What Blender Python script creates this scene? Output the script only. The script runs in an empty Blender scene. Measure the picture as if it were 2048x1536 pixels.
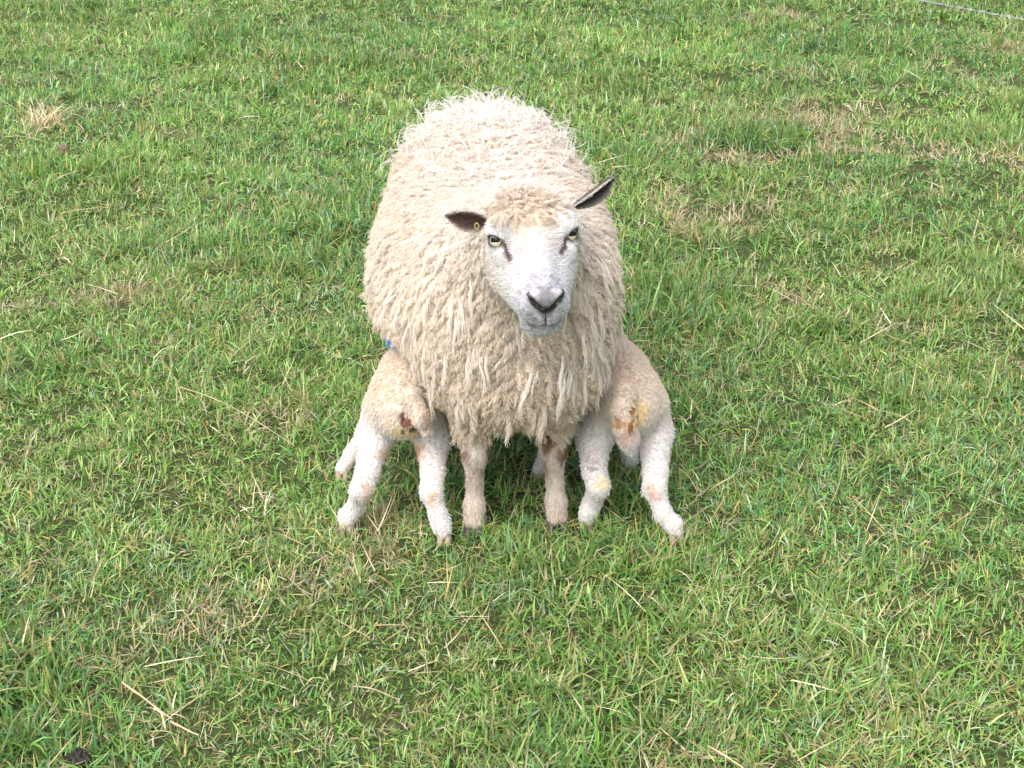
import bpy, math, random
import numpy as np
from mathutils import Vector, Matrix

SC = bpy.context.scene
COL = SC.collection
rng = np.random.default_rng(11)
R = math.radians

# ------------------------------------------------------------------ camera, light
CAM_H, PITCH, FPX = 1.62, R(23.0), 3000.0
cam_d = bpy.data.cameras.new('camera'); cam = bpy.data.objects.new('camera', cam_d); COL.objects.link(cam)
cam.location = (0, 0, CAM_H); cam.rotation_euler = (R(90) - PITCH, 0, 0)
cam_d.sensor_width = 36.0; cam_d.lens = 36.0 * FPX / 2048.0
cam_d.clip_start = 0.05; cam_d.clip_end = 1500
SC.camera = cam

SUN_EL, SUN_AZ = R(55), R(212)          # azimuth: direction the light comes FROM, clockwise from +Y
world = bpy.data.worlds.new('World'); SC.world = world; world.use_nodes = True
wn = world.node_tree.nodes; wl = world.node_tree.links
sky = wn.new('ShaderNodeTexSky'); sky.sky_type = 'NISHITA'; sky.sun_disc = False
sky.sun_elevation = SUN_EL; sky.sun_rotation = SUN_AZ
sky.air_density = 1.0; sky.dust_density = 4.0; sky.ozone_density = 1.0
ov = wn.new('ShaderNodeHueSaturation'); ov.inputs['Saturation'].default_value = 0.5      # overcast: cloud greys the blue
wl.new(sky.outputs[0], ov.inputs['Color']); wl.new(ov.outputs[0], wn['Background'].inputs[0]); wn['Background'].inputs[1].default_value = 0.15
sun_d = bpy.data.lights.new('sun', 'SUN'); sun_d.energy = 1.2; sun_d.angle = R(60); sun_d.color = (1.0, 0.955, 0.89)
sun = bpy.data.objects.new('sun', sun_d); COL.objects.link(sun)
_sd = Vector((math.sin(SUN_AZ) * math.cos(SUN_EL), math.cos(SUN_AZ) * math.cos(SUN_EL), math.sin(SUN_EL)))
sun.location = _sd * 20; sun.rotation_euler = _sd.to_track_quat('Z', 'Y').to_euler()
SC.view_settings.view_transform = 'Standard'; SC.view_settings.look = 'None'
SC.view_settings.gamma = 1.0; SC.view_settings.use_curve_mapping = False
SC.view_settings.exposure = 1.06
SC.render.engine = 'CYCLES'
SC.cycles.max_bounces = 8; SC.cycles.diffuse_bounces = 4; SC.cycles.transmission_bounces = 6
SC.cycles_curves.shape = 'RIBBONS'; SC.cycles_curves.subdivisions = 2

# ------------------------------------------------------------------ helpers
def ray(px, py):
    x = (px - 1024) / FPX; y = (768 - py) / FPX
    return np.array([x, math.cos(PITCH) + y * math.sin(PITCH), -math.sin(PITCH) + y * math.cos(PITCH)])
def at(px, py, Y):
    d = ray(px, py); return np.array([0, 0, CAM_H]) + d * (Y / d[1])
def on_ground(px, py, z=0.0):
    d = ray(px, py); t = (CAM_H - z) / -d[2]; return np.array([0, 0, CAM_H]) + d * t

def vnoise(p, scale, seed=0):
    p = np.asarray(p, float) / scale
    if p.shape[-1] == 2: p = np.concatenate([p, np.zeros(p.shape[:-1] + (1,))], -1)
    i = np.floor(p).astype(np.int64); f = p - i; f = f * f * (3 - 2 * f)
    def h(a, b, c):
        n = (a * 374761393 + b * 668265263 + c * 2147483647 + seed * 1274126177) & 0xffffffff
        n = ((n ^ (n >> 13)) * 1274126177) & 0xffffffff
        n = ((n ^ (n >> 16)) * 2246822519) & 0xffffffff
        return ((n ^ (n >> 15)) & 0xffff) / 65535.0
    out = 0
    for dx in (0, 1):
        for dy in (0, 1):
            for dz in (0, 1):
                w = (f[..., 0] if dx else 1 - f[..., 0]) * (f[..., 1] if dy else 1 - f[..., 1]) * (f[..., 2] if dz else 1 - f[..., 2])
                out = out + w * h(i[..., 0] + dx, i[..., 1] + dy, i[..., 2] + dz)
    return out
def fbm(p, scale, seed=0):
    return (vnoise(p, scale, seed) + .5 * vnoise(p, scale / 2.1, seed + 1) + .25 * vnoise(p, scale / 4.3, seed + 2)) / 1.75
def sstep(a, b, x):
    t = np.clip((x - a) / (b - a), 0, 1); return t * t * (3 - 2 * t)
def unit(v):
    return v / np.maximum(np.linalg.norm(v, axis=-1, keepdims=True), 1e-9)
def mix(a, b, t):
    t = np.asarray(t)[..., None] if np.ndim(t) else t
    return np.asarray(a) * (1 - t) + np.asarray(b) * t

def ground_z(x, y):
    p = np.stack([np.asarray(x, float), np.asarray(y, float)], -1)
    z = (fbm(p, 0.55, 3) - .5) * 0.05 + (vnoise(p, 0.16, 8) - .5) * 0.014
    r = np.sqrt(((p[..., 0] + .01) / .52) ** 2 + ((p[..., 1] - 3.25) / .62) ** 2)
    return z * sstep(.8, 1.5, r)                    # trodden level where the animals stand

def mesh_np(name, V, F, mat=None, parent=None, col=None, smooth=True, base=(0, 0, 0)):
    """V (n,3), F (m,k) with k constant, or a list of such arrays"""
    Fs = F if isinstance(F, list) else [F]
    me = bpy.data.meshes.new(name); V = np.asarray(V, np.float32) - np.asarray(base, np.float32)
    me.vertices.add(len(V)); me.vertices.foreach_set('co', V.ravel())
    li = np.concatenate([f.ravel() for f in Fs]).astype(np.int32)
    tot = np.concatenate([np.full(len(f), f.shape[1]) for f in Fs]).astype(np.int32)
    st = np.concatenate([[0], np.cumsum(tot)[:-1]]).astype(np.int32)
    me.loops.add(len(li)); me.loops.foreach_set('vertex_index', li)
    me.polygons.add(len(tot)); me.polygons.foreach_set('loop_start', st); me.polygons.foreach_set('loop_total', tot)
    if smooth: me.polygons.foreach_set('use_smooth', np.ones(len(tot), bool))
    me.update(calc_edges=True); me.validate()
    if col is not None:
        a = me.attributes.new('col', 'FLOAT_COLOR', 'POINT')
        c = np.ones((len(V), 4), np.float32); c[:, :3] = col; a.data.foreach_set('color', c.ravel())
    if mat: me.materials.append(mat)
    o = bpy.data.objects.new(name, me); COL.objects.link(o)
    if parent: o.parent = parent
    return o
def tag(o, label=None, cat=None, group=None, kind=None):
    for k, v in (('label', label), ('category', cat), ('group', group), ('kind', kind)):
        if v: o[k] = v
    return o
def empty(name, loc):
    o = bpy.data.objects.new(name, None); COL.objects.link(o); o.location = loc; o.empty_display_size = .1; return o

def material(name, color=None, attr=False, rough=.6, spec=.3, transl=0.0, sheen=0.0, coat=0.0):
    m = bpy.data.materials.new(name); m.use_nodes = True; nt = m.node_tree; n = nt.nodes; p = n['Principled BSDF']
    p.inputs['Roughness'].default_value = rough; p.inputs['Specular IOR Level'].default_value = spec
    p.inputs['Sheen Weight'].default_value = sheen; p.inputs['Coat Weight'].default_value = coat
    if color is not None: p.inputs['Base Color'].default_value = (*color, 1)
    src = None
    if attr:
        a = n.new('ShaderNodeAttribute'); a.attribute_name = 'col'; src = a.outputs['Color']
        nt.links.new(src, p.inputs['Base Color'])
    if transl:
        t = n.new('ShaderNodeBsdfTranslucent'); mx = n.new('ShaderNodeMixShader'); mx.inputs[0].default_value = transl
        if src: nt.links.new(src, t.inputs[0])
        else: t.inputs[0].default_value = (*color, 1)
        nt.links.new(p.outputs[0], mx.inputs[1]); nt.links.new(t.outputs[0], mx.inputs[2])
        nt.links.new(mx.outputs[0], n['Material Output'].inputs[0])
    return m
def add_bump(m, scale, strength, dist=.01, detail=4):
    nt = m.node_tree; n = nt.nodes
    tx = n.new('ShaderNodeTexNoise'); tx.inputs['Scale'].default_value = scale; tx.inputs['Detail'].default_value = detail
    tc = n.new('ShaderNodeTexCoord'); nt.links.new(tc.outputs['Object'], tx.inputs['Vector'])
    b = n.new('ShaderNodeBump'); b.inputs['Strength'].default_value = strength; b.inputs['Distance'].default_value = dist
    nt.links.new(tx.outputs[0], b.inputs['Height']); nt.links.new(b.outputs[0], n['Principled BSDF'].inputs['Normal'])

M = {}
M['wool'] = material('wool', attr=True, rough=.85, spec=.1, transl=.35)
M['fur'] = material('short_fur', attr=True, rough=.75, spec=.2, transl=.25)
M['skin'] = material('skin', attr=True, rough=.75, spec=.2); add_bump(M['skin'], 260, .35, .004)
M['lamb_skin'] = material('lamb_skin', attr=True, rough=.8, spec=.2); add_bump(M['lamb_skin'], 200, .3, .004)
M['grass'] = material('grass_blade', attr=True, rough=.42, spec=.5, transl=.35)
M['straw'] = material('dry_straw', attr=True, rough=.6, spec=.3, transl=.15)
M['horn'] = material('hoof_horn', (.06, .05, .045), rough=.5, spec=.4); add_bump(M['horn'], 120, .4, .004)

# ------------------------------------------------------------------ implicit surface builder
class Field:
    def __init__(s, xs, ys, zs):
        s.ax = [np.asarray(a, np.float32) for a in (xs, ys, zs)]
        s.D = np.full([len(a) for a in s.ax], .5, np.float32)
    def _apply(s, lo, hi, fn, k, carve=False):
        sl = []
        for a, l, h in zip(s.ax, lo, hi):
            i0 = max(np.searchsorted(a, l) - 1, 0); i1 = min(np.searchsorted(a, h) + 1, len(a)); sl.append(slice(i0, i1))
        if any(q.stop <= q.start for q in sl): return
        sl = tuple(sl)
        P = np.stack(np.meshgrid(*[a[q] for a, q in zip(s.ax, sl)], indexing='ij'), -1)
        d = fn(P); A = s.D[sl]
        if carve: d = -d; h = np.clip(.5 - .5 * (d - A) / k, 0, 1); s.D[sl] = d * (1 - h) + A * h + k * h * (1 - h)
        else: h = np.clip(.5 + .5 * (d - A) / k, 0, 1); s.D[sl] = d * (1 - h) + A * h - k * h * (1 - h)
    def cone(s, a, b, ra, rb, k=.02, carve=False):
        a = np.asarray(a, np.float32); b = np.asarray(b, np.float32); ab = b - a; L2 = float(ab @ ab) + 1e-9
        m = k + .025; lo = np.minimum(a - ra, b - rb) - m; hi = np.maximum(a + ra, b + rb) + m
        def fn(P):
            q = P - a; t = np.clip((q @ ab) / L2, 0, 1)
            return np.linalg.norm(q - t[..., None] * ab, axis=-1) - (ra + (rb - ra) * t)
        s._apply(lo, hi, fn, k, carve)
    def chain(s, pts, rad, k=.015):
        for i in range(len(pts) - 1): s.cone(pts[i], pts[i + 1], rad[i], rad[i + 1], k)
    def ell(s, c, r, k=.03, axes=None, carve=False):
        c = np.asarray(c, np.float32); r = np.asarray(r, np.float32)
        A = np.eye(3, dtype=np.float32) if axes is None else np.asarray(axes, np.float32)
        ext = np.sqrt(((A * r[:, None]) ** 2).sum(0)) + k + .025
        def fn(P):
            q = (P - c) @ A.T
            k0 = np.linalg.norm(q / r, axis=-1); k1 = np.linalg.norm(q / (r * r), axis=-1)
            return k0 * (k0 - 1) / np.maximum(k1, 1e-6)
        s._apply(c - ext, c + ext, fn, k, carve)
    def surface(s, smooth=1):
        D = s.D; ins = D < 0; n = D.shape
        cnt = np.zeros([q - 1 for q in n], np.int8)
        for dx in (0, 1):
            for dy in (0, 1):
                for dz in (0, 1):
                    cnt += ins[dx:n[0] - 1 + dx, dy:n[1] - 1 + dy, dz:n[2] - 1 + dz]
        act = (cnt > 0) & (cnt < 8); I, J, K = np.nonzero(act)
        idx = np.full(act.shape, -1, np.int32); idx[I, J, K] = np.arange(len(I))
        acc = np.zeros((len(I), 3)); num = np.zeros(len(I))
        ax = s.ax
        for d in range(3):
            o = [q for q in range(3) if q != d]
            for a in (0, 1):
                for b in (0, 1):
                    off0 = [0, 0, 0]; off0[o[0]] = a; off0[o[1]] = b; off1 = list(off0); off1[d] = 1
                    c0 = (I + off0[0], J + off0[1], K + off0[2]); c1 = (I + off1[0], J + off1[1], K + off1[2])
                    v0 = D[c0]; v1 = D[c1]; x = (v0 < 0) != (v1 < 0)
                    t = np.where(x, v0 / np.where(x, v0 - v1, 1), 0)
                    p = np.stack([ax[q][c0[q]] for q in range(3)], -1).astype(float)
                    p[:, d] += t * (ax[d][c1[d]] - ax[d][c0[d]])
                    acc += p * x[:, None]; num += x
        V = acc / num[:, None]
        quads = []
        for d in range(3):
            sa = [slice(1, n[q] - 1) for q in range(3)]; sb = list(sa)
            sa[d] = slice(0, n[d] - 1); sb[d] = slice(1, n[d])
            A = ins[tuple(sa)]; B = ins[tuple(sb)]
            for flip in (False, True):
                e = np.nonzero((A & ~B) if not flip else (~A & B))
                base = [e[q] + (0 if q == d else 1) for q in range(3)]
                o1, o2 = (d + 1) % 3, (d + 2) % 3
                def cell(a, b):
                    c = [base[0].copy(), base[1].copy(), base[2].copy()]; c[o1] -= a; c[o2] -= b
                    return idx[c[0], c[1], c[2]]
                q = np.stack([cell(1, 1), cell(0, 1), cell(0, 0), cell(1, 0)], -1)
                quads.append(q[:, ::-1] if flip else q)
        Q = np.concatenate(quads); Q = Q[(Q >= 0).all(1)]
        for _ in range(smooth):
            S = np.zeros_like(V); c = np.zeros(len(V))
            for a in range(4):
                b = Q[:, (a + 1) % 4]
                for q in range(3): S[:, q] += np.bincount(Q[:, a], V[b, q], len(V))
                c += np.bincount(Q[:, a], minlength=len(V))
            V = V * .5 + .5 * S / np.maximum(c, 1)[:, None]
        return V, Q

def vert_normals(V, Q):
    N = np.zeros_like(V); fn = np.cross(V[Q[:, 2]] - V[Q[:, 0]], V[Q[:, 3]] - V[Q[:, 1]])
    for a in range(4):
        for q in range(3): N[:, q] += np.bincount(Q[:, a], fn[:, q], len(V))
    return unit(N)
def sample(V, Q, N, n, weight=None):
    """n points on the surface: positions, normals, area weighted times weight(vertex)"""
    T = np.concatenate([Q[:, [0, 1, 2]], Q[:, [0, 2, 3]]])
    ar = np.linalg.norm(np.cross(V[T[:, 1]] - V[T[:, 0]], V[T[:, 2]] - V[T[:, 0]]), axis=1) / 2
    if weight is not None: ar = ar * weight[T].mean(1)
    c = np.cumsum(ar); t = np.searchsorted(c, rng.random(n) * c[-1]); t = np.minimum(t, len(T) - 1)
    u = rng.random((n, 2)); f = u.sum(1) > 1; u[f] = 1 - u[f]; w = np.stack([1 - u.sum(1), u[:, 0], u[:, 1]], 1)
    tri = T[t]
    return (V[tri] * w[..., None]).sum(1), unit((N[tri] * w[..., None]).sum(1)), c[-1]

def hair(name, P, N, flow, length, color, mat, parent, base=(0, 0, 0), strands=1, npts=6, lift=.4, lift_end=None, spread=.004,
         clump=.7, amp=.0, freq=2.0, grav=.0, r0=.0008, r1=.0002, jitter=.2, colvar=.06, inset=.002):
    """locks of hair: P,N,flow (n,3); length,lift,amp scalars or (n,)"""
    n = len(P); g = lambda a: np.broadcast_to(np.asarray(a, float), (n,))
    length, lift, amp, spread, freq, grav = g(length), g(lift), g(amp), g(spread), g(freq), g(grav)
    lift_end = lift * .5 if lift_end is None else g(lift_end)
    flow = unit(flow - (flow * N).sum(1, keepdims=True) * N)
    flow = unit(flow + rng.normal(0, jitter, (n, 3))); side = unit(np.cross(N, flow))
    t = np.linspace(0, 1, npts)
    S = strands
    # lock centre line
    C = np.zeros((n, npts, 3)); C[:, 0] = P - N * inset
    for j in range(1, npts):
        l = lift + (lift_end - lift) * t[j]
        d = N * l[:, None] + flow * (1 - l)[:, None]; d[:, 2] -= grav * t[j]; d = unit(d)
        C[:, j] = C[:, j - 1] + d * (length / (npts - 1))[:, None]
    X = np.repeat(C[:, None], S, 1)                                     # n,S,npts,3
    ph = rng.random((n, 1, 1)) * 6.283 + rng.normal(0, .5, (n, S, 1))
    fr = freq[:, None, None] * (1 + rng.normal(0, .12, (n, S, 1)))
    env = np.minimum(1, t * 2.2)[None, None] * amp[:, None, None] * (1 + rng.normal(0, .25, (n, S, 1)))
    X += (np.sin(fr * 6.283 * t + ph) * env)[..., None] * side[:, None, None] + (np.cos(fr * 6.283 * t + ph) * env * .7)[..., None] * N[:, None, None]
    if S > 1:
        a = rng.random((n, S)) * 6.283; q = np.sqrt(rng.random((n, S))) * spread[:, None]
        off = (np.cos(a) * q)[..., None] * side[:, None] + (np.sin(a) * q)[..., None] * flow[:, None]
        X += off[:, :, None] * (1 - clump * t ** .8)[None, None, :, None]
        # stray ends
        X += rng.normal(0, 1, (n, S, 1, 3)) * (t ** 2)[None, None, :, None] * (spread[:, None, None, None] * .35)
        ls = 1 - .35 * rng.random((n, S, 1, 1)) ** 2
        X = X[:, :, :1] + (X - X[:, :, :1]) * ls
    X = X.reshape(-1, 3) - np.asarray(base)
    nc = n * S
    hc = bpy.data.hair_curves.new(name); hc.add_curves([npts] * nc)
    hc.position_data.foreach_set('vector', X.astype(np.float32).ravel())
    ra = hc.attributes.get('radius') or hc.attributes.new('radius', 'FLOAT', 'POINT')
    rr = np.tile(r0 + (r1 - r0) * t ** 1.5, nc); ra.data.foreach_set('value', rr.astype(np.float32))
    ca = hc.attributes.new('col', 'FLOAT_COLOR', 'CURVE')
    cc = np.ones((n, S, 4), np.float32); cc[..., :3] = np.clip(color[:, None] * (1 + rng.normal(0, colvar, (n, S, 1))), 0, .95)
    ca.data.foreach_set('color', cc.ravel())
    hc.materials.append(mat)
    o = bpy.data.objects.new(name, hc); COL.objects.link(o); o.parent = parent
    return o

# ------------------------------------------------------------------ ground
def axis(segs):
    out = []
    for a, b, s in segs: out.append(np.arange(a, b, s))
    return np.unique(np.round(np.concatenate(out), 5))
gx = axis([(-300, -20, 20), (-20, -5, 1.5), (-5, 5.01, .06), (5, 20, 1.5), (20, 301, 20)])
gy = axis([(-60, -5, 5), (-5, 1, .5), (1, 13, .06), (13, 30, 1.5), (30, 601, 20)])
GX, GY = np.meshgrid(gx, gy, indexing='ij')
GZ = ground_z(GX, GY)
ii = np.arange(len(gx) * len(gy)).reshape(GX.shape)
GQ = np.stack([ii[:-1, :-1], ii[1:, :-1], ii[1:, 1:], ii[:-1, 1:]], -1).reshape(-1, 4)
m = bpy.data.materials.new('pasture_soil'); m.use_nodes = True; nt = m.node_tree; n = nt.nodes; p = n['Principled BSDF']
p.inputs['Roughness'].default_value = .95; p.inputs['Specular IOR Level'].default_value = .1
tc = n.new('ShaderNodeTexCoord')
t1 = n.new('ShaderNodeTexNoise'); t1.inputs['Scale'].default_value = 6; t1.inputs['Detail'].default_value = 6
t2 = n.new('ShaderNodeTexNoise'); t2.inputs['Scale'].default_value = 90; t2.inputs['Detail'].default_value = 5
c1 = n.new('ShaderNodeValToRGB'); c1.color_ramp.elements[0].position = .38; c1.color_ramp.elements[0].color = (.065, .105, .032, 1)
c1.color_ramp.elements[1].position = .66; c1.color_ramp.elements[1].color = (.10, .105, .045, 1)
c2 = n.new('ShaderNodeMixRGB'); c2.blend_type = 'MULTIPLY'; c2.inputs[0].default_value = .8
c3 = n.new('ShaderNodeValToRGB'); c3.color_ramp.elements[0].position = .35; c3.color_ramp.elements[0].color = (.35, .35, .3, 1)
c3.color_ramp.elements[1].position = .7
for t in (t1, t2): nt.links.new(tc.outputs['Object'], t.inputs['Vector'])
nt.links.new(t1.outputs[0], c1.inputs[0]); nt.links.new(t2.outputs[0], c3.inputs[0])
nt.links.new(c1.outputs[0], c2.inputs[1]); nt.links.new(c3.outputs[0], c2.inputs[2]); 
# beyond the modelled blades the sward itself is the ground colour
t3 = n.new('ShaderNodeTexNoise'); t3.inputs['Scale'].default_value = 1.6; t3.inputs['Detail'].default_value = 12; t3.inputs['Roughness'].default_value = .8
c4 = n.new('ShaderNodeValToRGB'); c4.color_ramp.elements[0].position = .36; c4.color_ramp.elements[0].color = (.05, .10, .022, 1)
c4.color_ramp.elements[1].position = .68; c4.color_ramp.elements[1].color = (.17, .22, .06, 1); e_ = c4.color_ramp.elements.new(.5); e_.color = (.09, .16, .032, 1)
at_ = n.new('ShaderNodeAttribute'); at_.attribute_name = 'beyond'; mxg = n.new('ShaderNodeMixRGB')
nt.links.new(tc.outputs['Object'], t3.inputs['Vector']); nt.links.new(t3.outputs[0], c4.inputs[0])
nt.links.new(at_.outputs['Fac'], mxg.inputs[0]); nt.links.new(c2.outputs[0], mxg.inputs[1]); nt.links.new(c4.outputs[0], mxg.inputs[2])
nt.links.new(mxg.outputs[0], p.inputs['Base Color'])
bp = n.new('ShaderNodeBump'); bp.inputs['Strength'].default_value = .6; bp.inputs['Distance'].default_value = .02
nt.links.new(t2.outputs[0], bp.inputs['Height']); nt.links.new(bp.outputs[0], p.inputs['Normal'])
ground = mesh_np('ground', np.stack([GX, GY, GZ], -1).reshape(-1, 3), GQ, m)
_hw = .36 * 1.04 * np.maximum(GY, 1.6) + .45
_by = np.maximum(sstep(0, .8, np.abs(GX) - _hw), np.maximum(sstep(12.4, 13.4, GY), sstep(1.6, .8, GY)))
ga = ground.data.attributes.new('beyond', 'FLOAT', 'POINT'); ga.data.foreach_set('value', _by.ravel().astype(np.float32))
tag(ground, 'grazed green pasture ground under the ewe and lambs', 'ground', kind='structure')

# ------------------------------------------------------------------ grass (uncountable: one object)
def blades(P, phi, L, W, lean, curl, color, tipcol, nseg=3):
    """P (n,3) roots; returns V, tris list, colour"""
    n = len(P); t = np.linspace(0, 1, nseg + 1)
    dirh = np.stack([np.cos(phi), np.sin(phi), np.zeros(n)], -1); side = np.stack([-np.sin(phi), np.cos(phi), np.zeros(n)], -1)
    tw = rng.normal(0, .5, n); side = unit(side * np.cos(tw)[:, None] + np.array([0, 0, 1.]) * np.sin(tw)[:, None])
    C = [P]
    for j in range(nseg):
        a = lean + curl * (j + .5) / nseg
        C.append(C[-1] + (dirh * np.sin(a)[:, None] + np.array([0, 0, 1.]) * np.cos(a)[:, None]) * (L / nseg)[:, None])
    V = []; K = []
    for j in range(nseg):
        w = W * (1 - t[j] ** 1.6) * (.75 if j == 0 else 1)
        V += [C[j] - side * w[:, None] / 2, C[j] + side * w[:, None] / 2]
        c = mix(color, tipcol, np.full(n, t[j] ** 1.5)); K += [c, c]
    V.append(C[-1]); K.append(tipcol)
    V = np.stack(V, 1); K = np.stack(K, 1); k = 2 * nseg + 1
    b = np.arange(n)[:, None] * k
    quads = [b + np.array([2 * j, 2 * j + 1, 2 * j + 3, 2 * j + 2]) for j in range(nseg - 1)]
    tri = b + np.array([2 * nseg - 2, 2 * nseg - 1, 2 * nseg])
    return V.reshape(-1, 3), np.concatenate(quads), tri, K.reshape(-1, 3)

GREENS = np.array([[.140, .330, .058], [.25, .46, .11], [.13, .33, .135], [.19, .385, .065], [.40, .54, .18], [.33, .37, .11], [.37, .53, .30], [.54, .41, .13]])  # the pale blue-green tone paints a sheen into some blades
STRAW = np.array([[.62, .53, .34], [.50, .40, .21], [.72, .64, .45], [.44, .37, .16]])
def halfwidth(y): return .36 * np.maximum(y, 1.6) * 1.04 + .45
def sward(zones, nlo, nhi, Lr, lean_m, lean_s, curl_m, curl_s, dry0, nseg, thatch=False, rim=0.0):
    clumps = []
    for y0, y1, dens in zones:
        hw = halfwidth(y1) + rim; k = int((y1 - y0) * 2 * hw * dens)
        x = rng.uniform(-hw, hw, k); y = rng.uniform(y0, y1, k); keep = np.abs(x) < halfwidth(y) + rim
        if rim: keep &= np.abs(x) > halfwidth(y)
        clumps.append(np.stack([x[keep], y[keep]], -1))
    CL = np.concatenate(clumps)
    far = np.clip((CL[:, 1] - 3) / 8, 0, 1)
    nb = rng.integers(nlo, nhi, len(CL)); nb = np.where(vnoise(CL, .22, 40) > .62, nb + nlo, nb)
    ci = np.repeat(np.arange(len(CL)), nb); nB = len(ci)
    rad = rng.uniform(.008, .036, len(CL))[ci] * np.sqrt(rng.random(nB)); an = rng.uniform(0, 6.283, nB)
    XY = CL[ci] + np.stack([np.cos(an), np.sin(an)], -1) * rad[:, None]
    lush = sstep(.50, .72, fbm(CL, .55, 23))[ci]
    tall = .35 + .95 * fbm(CL, .40, 21)[ci] + .55 * lush + .45 * (rng.random(len(CL)) < .10)[ci]
    L = rng.uniform(Lr[0], Lr[1], nB) * tall * (1 + .45 * far[ci]); W = (.0021 + .0042 * rng.random(nB) ** 1.7) * (1 + 1.5 * far[ci]) * (1 + .35 * lush) * (1.9 if rim else 1)
    phi = np.where(rng.random(nB) < .45, rng.uniform(0, 6.283, nB), an + rng.normal(0, .9, nB))
    lean = np.abs(rng.normal(lean_m, lean_s, nB)); curl = rng.normal(curl_m, curl_s, nB)
    hue = fbm(CL, .8, 5)[ci]; hue2 = fbm(CL, .30, 9)[ci]; one = np.ones(nB)
    w = np.stack([.9 * one, np.clip(hue2 * 3 - .9, .15, 2), np.clip(2.0 - hue * 3.2, .10, 2), .8 * one, np.clip(hue * 2.6 - .9, .10, 2), .35 * one, np.clip(1.5 - 2.2 * hue2, .12, 1) * .55, .16 * one], -1)
    w = w / w.sum(1, keepdims=True); pick = (rng.random(nB)[:, None] > np.cumsum(w, 1)).sum(1).clip(0, 7)
    color = GREENS[pick] * rng.uniform(.45, 1.2, nB)[:, None] * (1.12 - .22 * lush)[:, None] * (.82 + .36 * fbm(CL, 1.1, 27)[ci])[:, None]
    tipc = mix(color * 1.15, np.array([.50, .40, .14]), (rng.random(nB) < .16).astype(float) * .8)
    dry = .6 * fbm(CL, .30, 31)[ci] + .4 * fbm(CL, 1.4, 33)[ci]; isdry = rng.random(nB) < dry0 * 1.15 * (1 - .7 * lush) + .75 * sstep(.58, .73, dry) * (1 - lush)
    sc = STRAW[rng.integers(0, 4, nB)] * rng.uniform(.6, 1.1, nB)[:, None]
    color = np.where(isdry[:, None], sc, color); tipc = np.where(isdry[:, None], sc, tipc)
    lean = np.where(isdry, np.abs(rng.normal(1.05, .45, nB)), lean); curl = np.where(isdry, rng.normal(.3, .7, nB), curl)
    W = np.where(isdry, W * .8, W)
    PR = np.concatenate([XY, (ground_z(XY[:, 0], XY[:, 1]) - .003)[:, None]], 1)
    if thatch: PR[:, 2] += rng.uniform(.002, .014, nB)
    print('blades', nB)
    return blades(PR, phi, L, W, lean, curl, color, tipc, nseg)
layers = [sward(((1.55, 3.0, 1250), (3.0, 4.8, 950)), 5, 17, (.022, .064), .62, .55, .95, .9, .085, 3),
          sward(((4.8, 7.0, 620), (7.0, 9.5, 420), (9.5, 13.0, 260)), 5, 16, (.026, .068), .55, .52, .95, .85, .085, 2),
          sward(((1.55, 3.0, 1250), (3.0, 4.8, 850), (4.8, 7.0, 260), (7.0, 9.5, 150), (9.5, 13.0, 90)), 5, 12, (.018, .045), 1.15, .35, .3, .6, .30, 2, True),
          sward(((1.2, 13.5, 150),), 5, 12, (.035, .075), .6, .5, .9, .8, .08, 2, rim=2.2)]
Vs, Qs, Ts, Ks, o = [], [], [], [], 0
print([len(q[0]) for q in layers])
for V, Q, T, K in layers: Vs.append(V); Qs.append(Q + o); Ts.append(T + o); Ks.append(K); o += len(V)
grass = mesh_np('grass', np.concatenate(Vs), [np.concatenate(Qs), np.concatenate(Ts)], M['grass'], col=np.concatenate(Ks))
print('grass tris', 2 * sum(map(len, Qs)) + sum(map(len, Ts)))
tag(grass, 'short tufted green pasture grass with scattered dry blades', 'grass', kind='stuff')
del layers, Vs, Qs, Ts, Ks

# dry stalks lying in the sward, too many to count
nS = 4600; hw = halfwidth(12)
sx = rng.uniform(-1, 1, nS); sy = 1.7 + 10.5 * rng.random(nS) ** 1.15; sx *= halfwidth(sy)
keep = rng.random(nS) < .15 + .9 * sstep(.45, .65, .6 * fbm(np.stack([sx, sy], -1), .30, 31) + .4 * fbm(np.stack([sx, sy], -1), 1.4, 33)); sx, sy = sx[keep], sy[keep]; nS = len(sx)
PS = np.stack([sx, sy, ground_z(sx, sy) + rng.uniform(.0, .025, nS)], -1)
cS = STRAW[rng.integers(0, 4, nS)] * rng.uniform(.8, 1.25, nS)[:, None]
V, Q, T, K = blades(PS, rng.uniform(0, 6.283, nS), rng.uniform(.04, .15, nS), rng.uniform(.0018, .0035, nS) * (1 + .5 * np.clip((sy - 3) / 8, 0, 1)),
                    rng.uniform(.9, 1.5, nS), rng.normal(0.1, .35, nS), cS, cS * .95, 4)
tag(mesh_np('dry_straw_litter', V, [Q, T], M['straw'], col=K), 'pale dry grass stems lying through the green sward', 'straw', kind='stuff')

# ------------------------------------------------------------------ ewe
EB = np.array([-.03, 3.35, 0.0])
ewe = empty('ewe', EB)
tag(ewe, 'woolly cream ewe with white face and dark ears standing over two suckling lambs', 'sheep')
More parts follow.
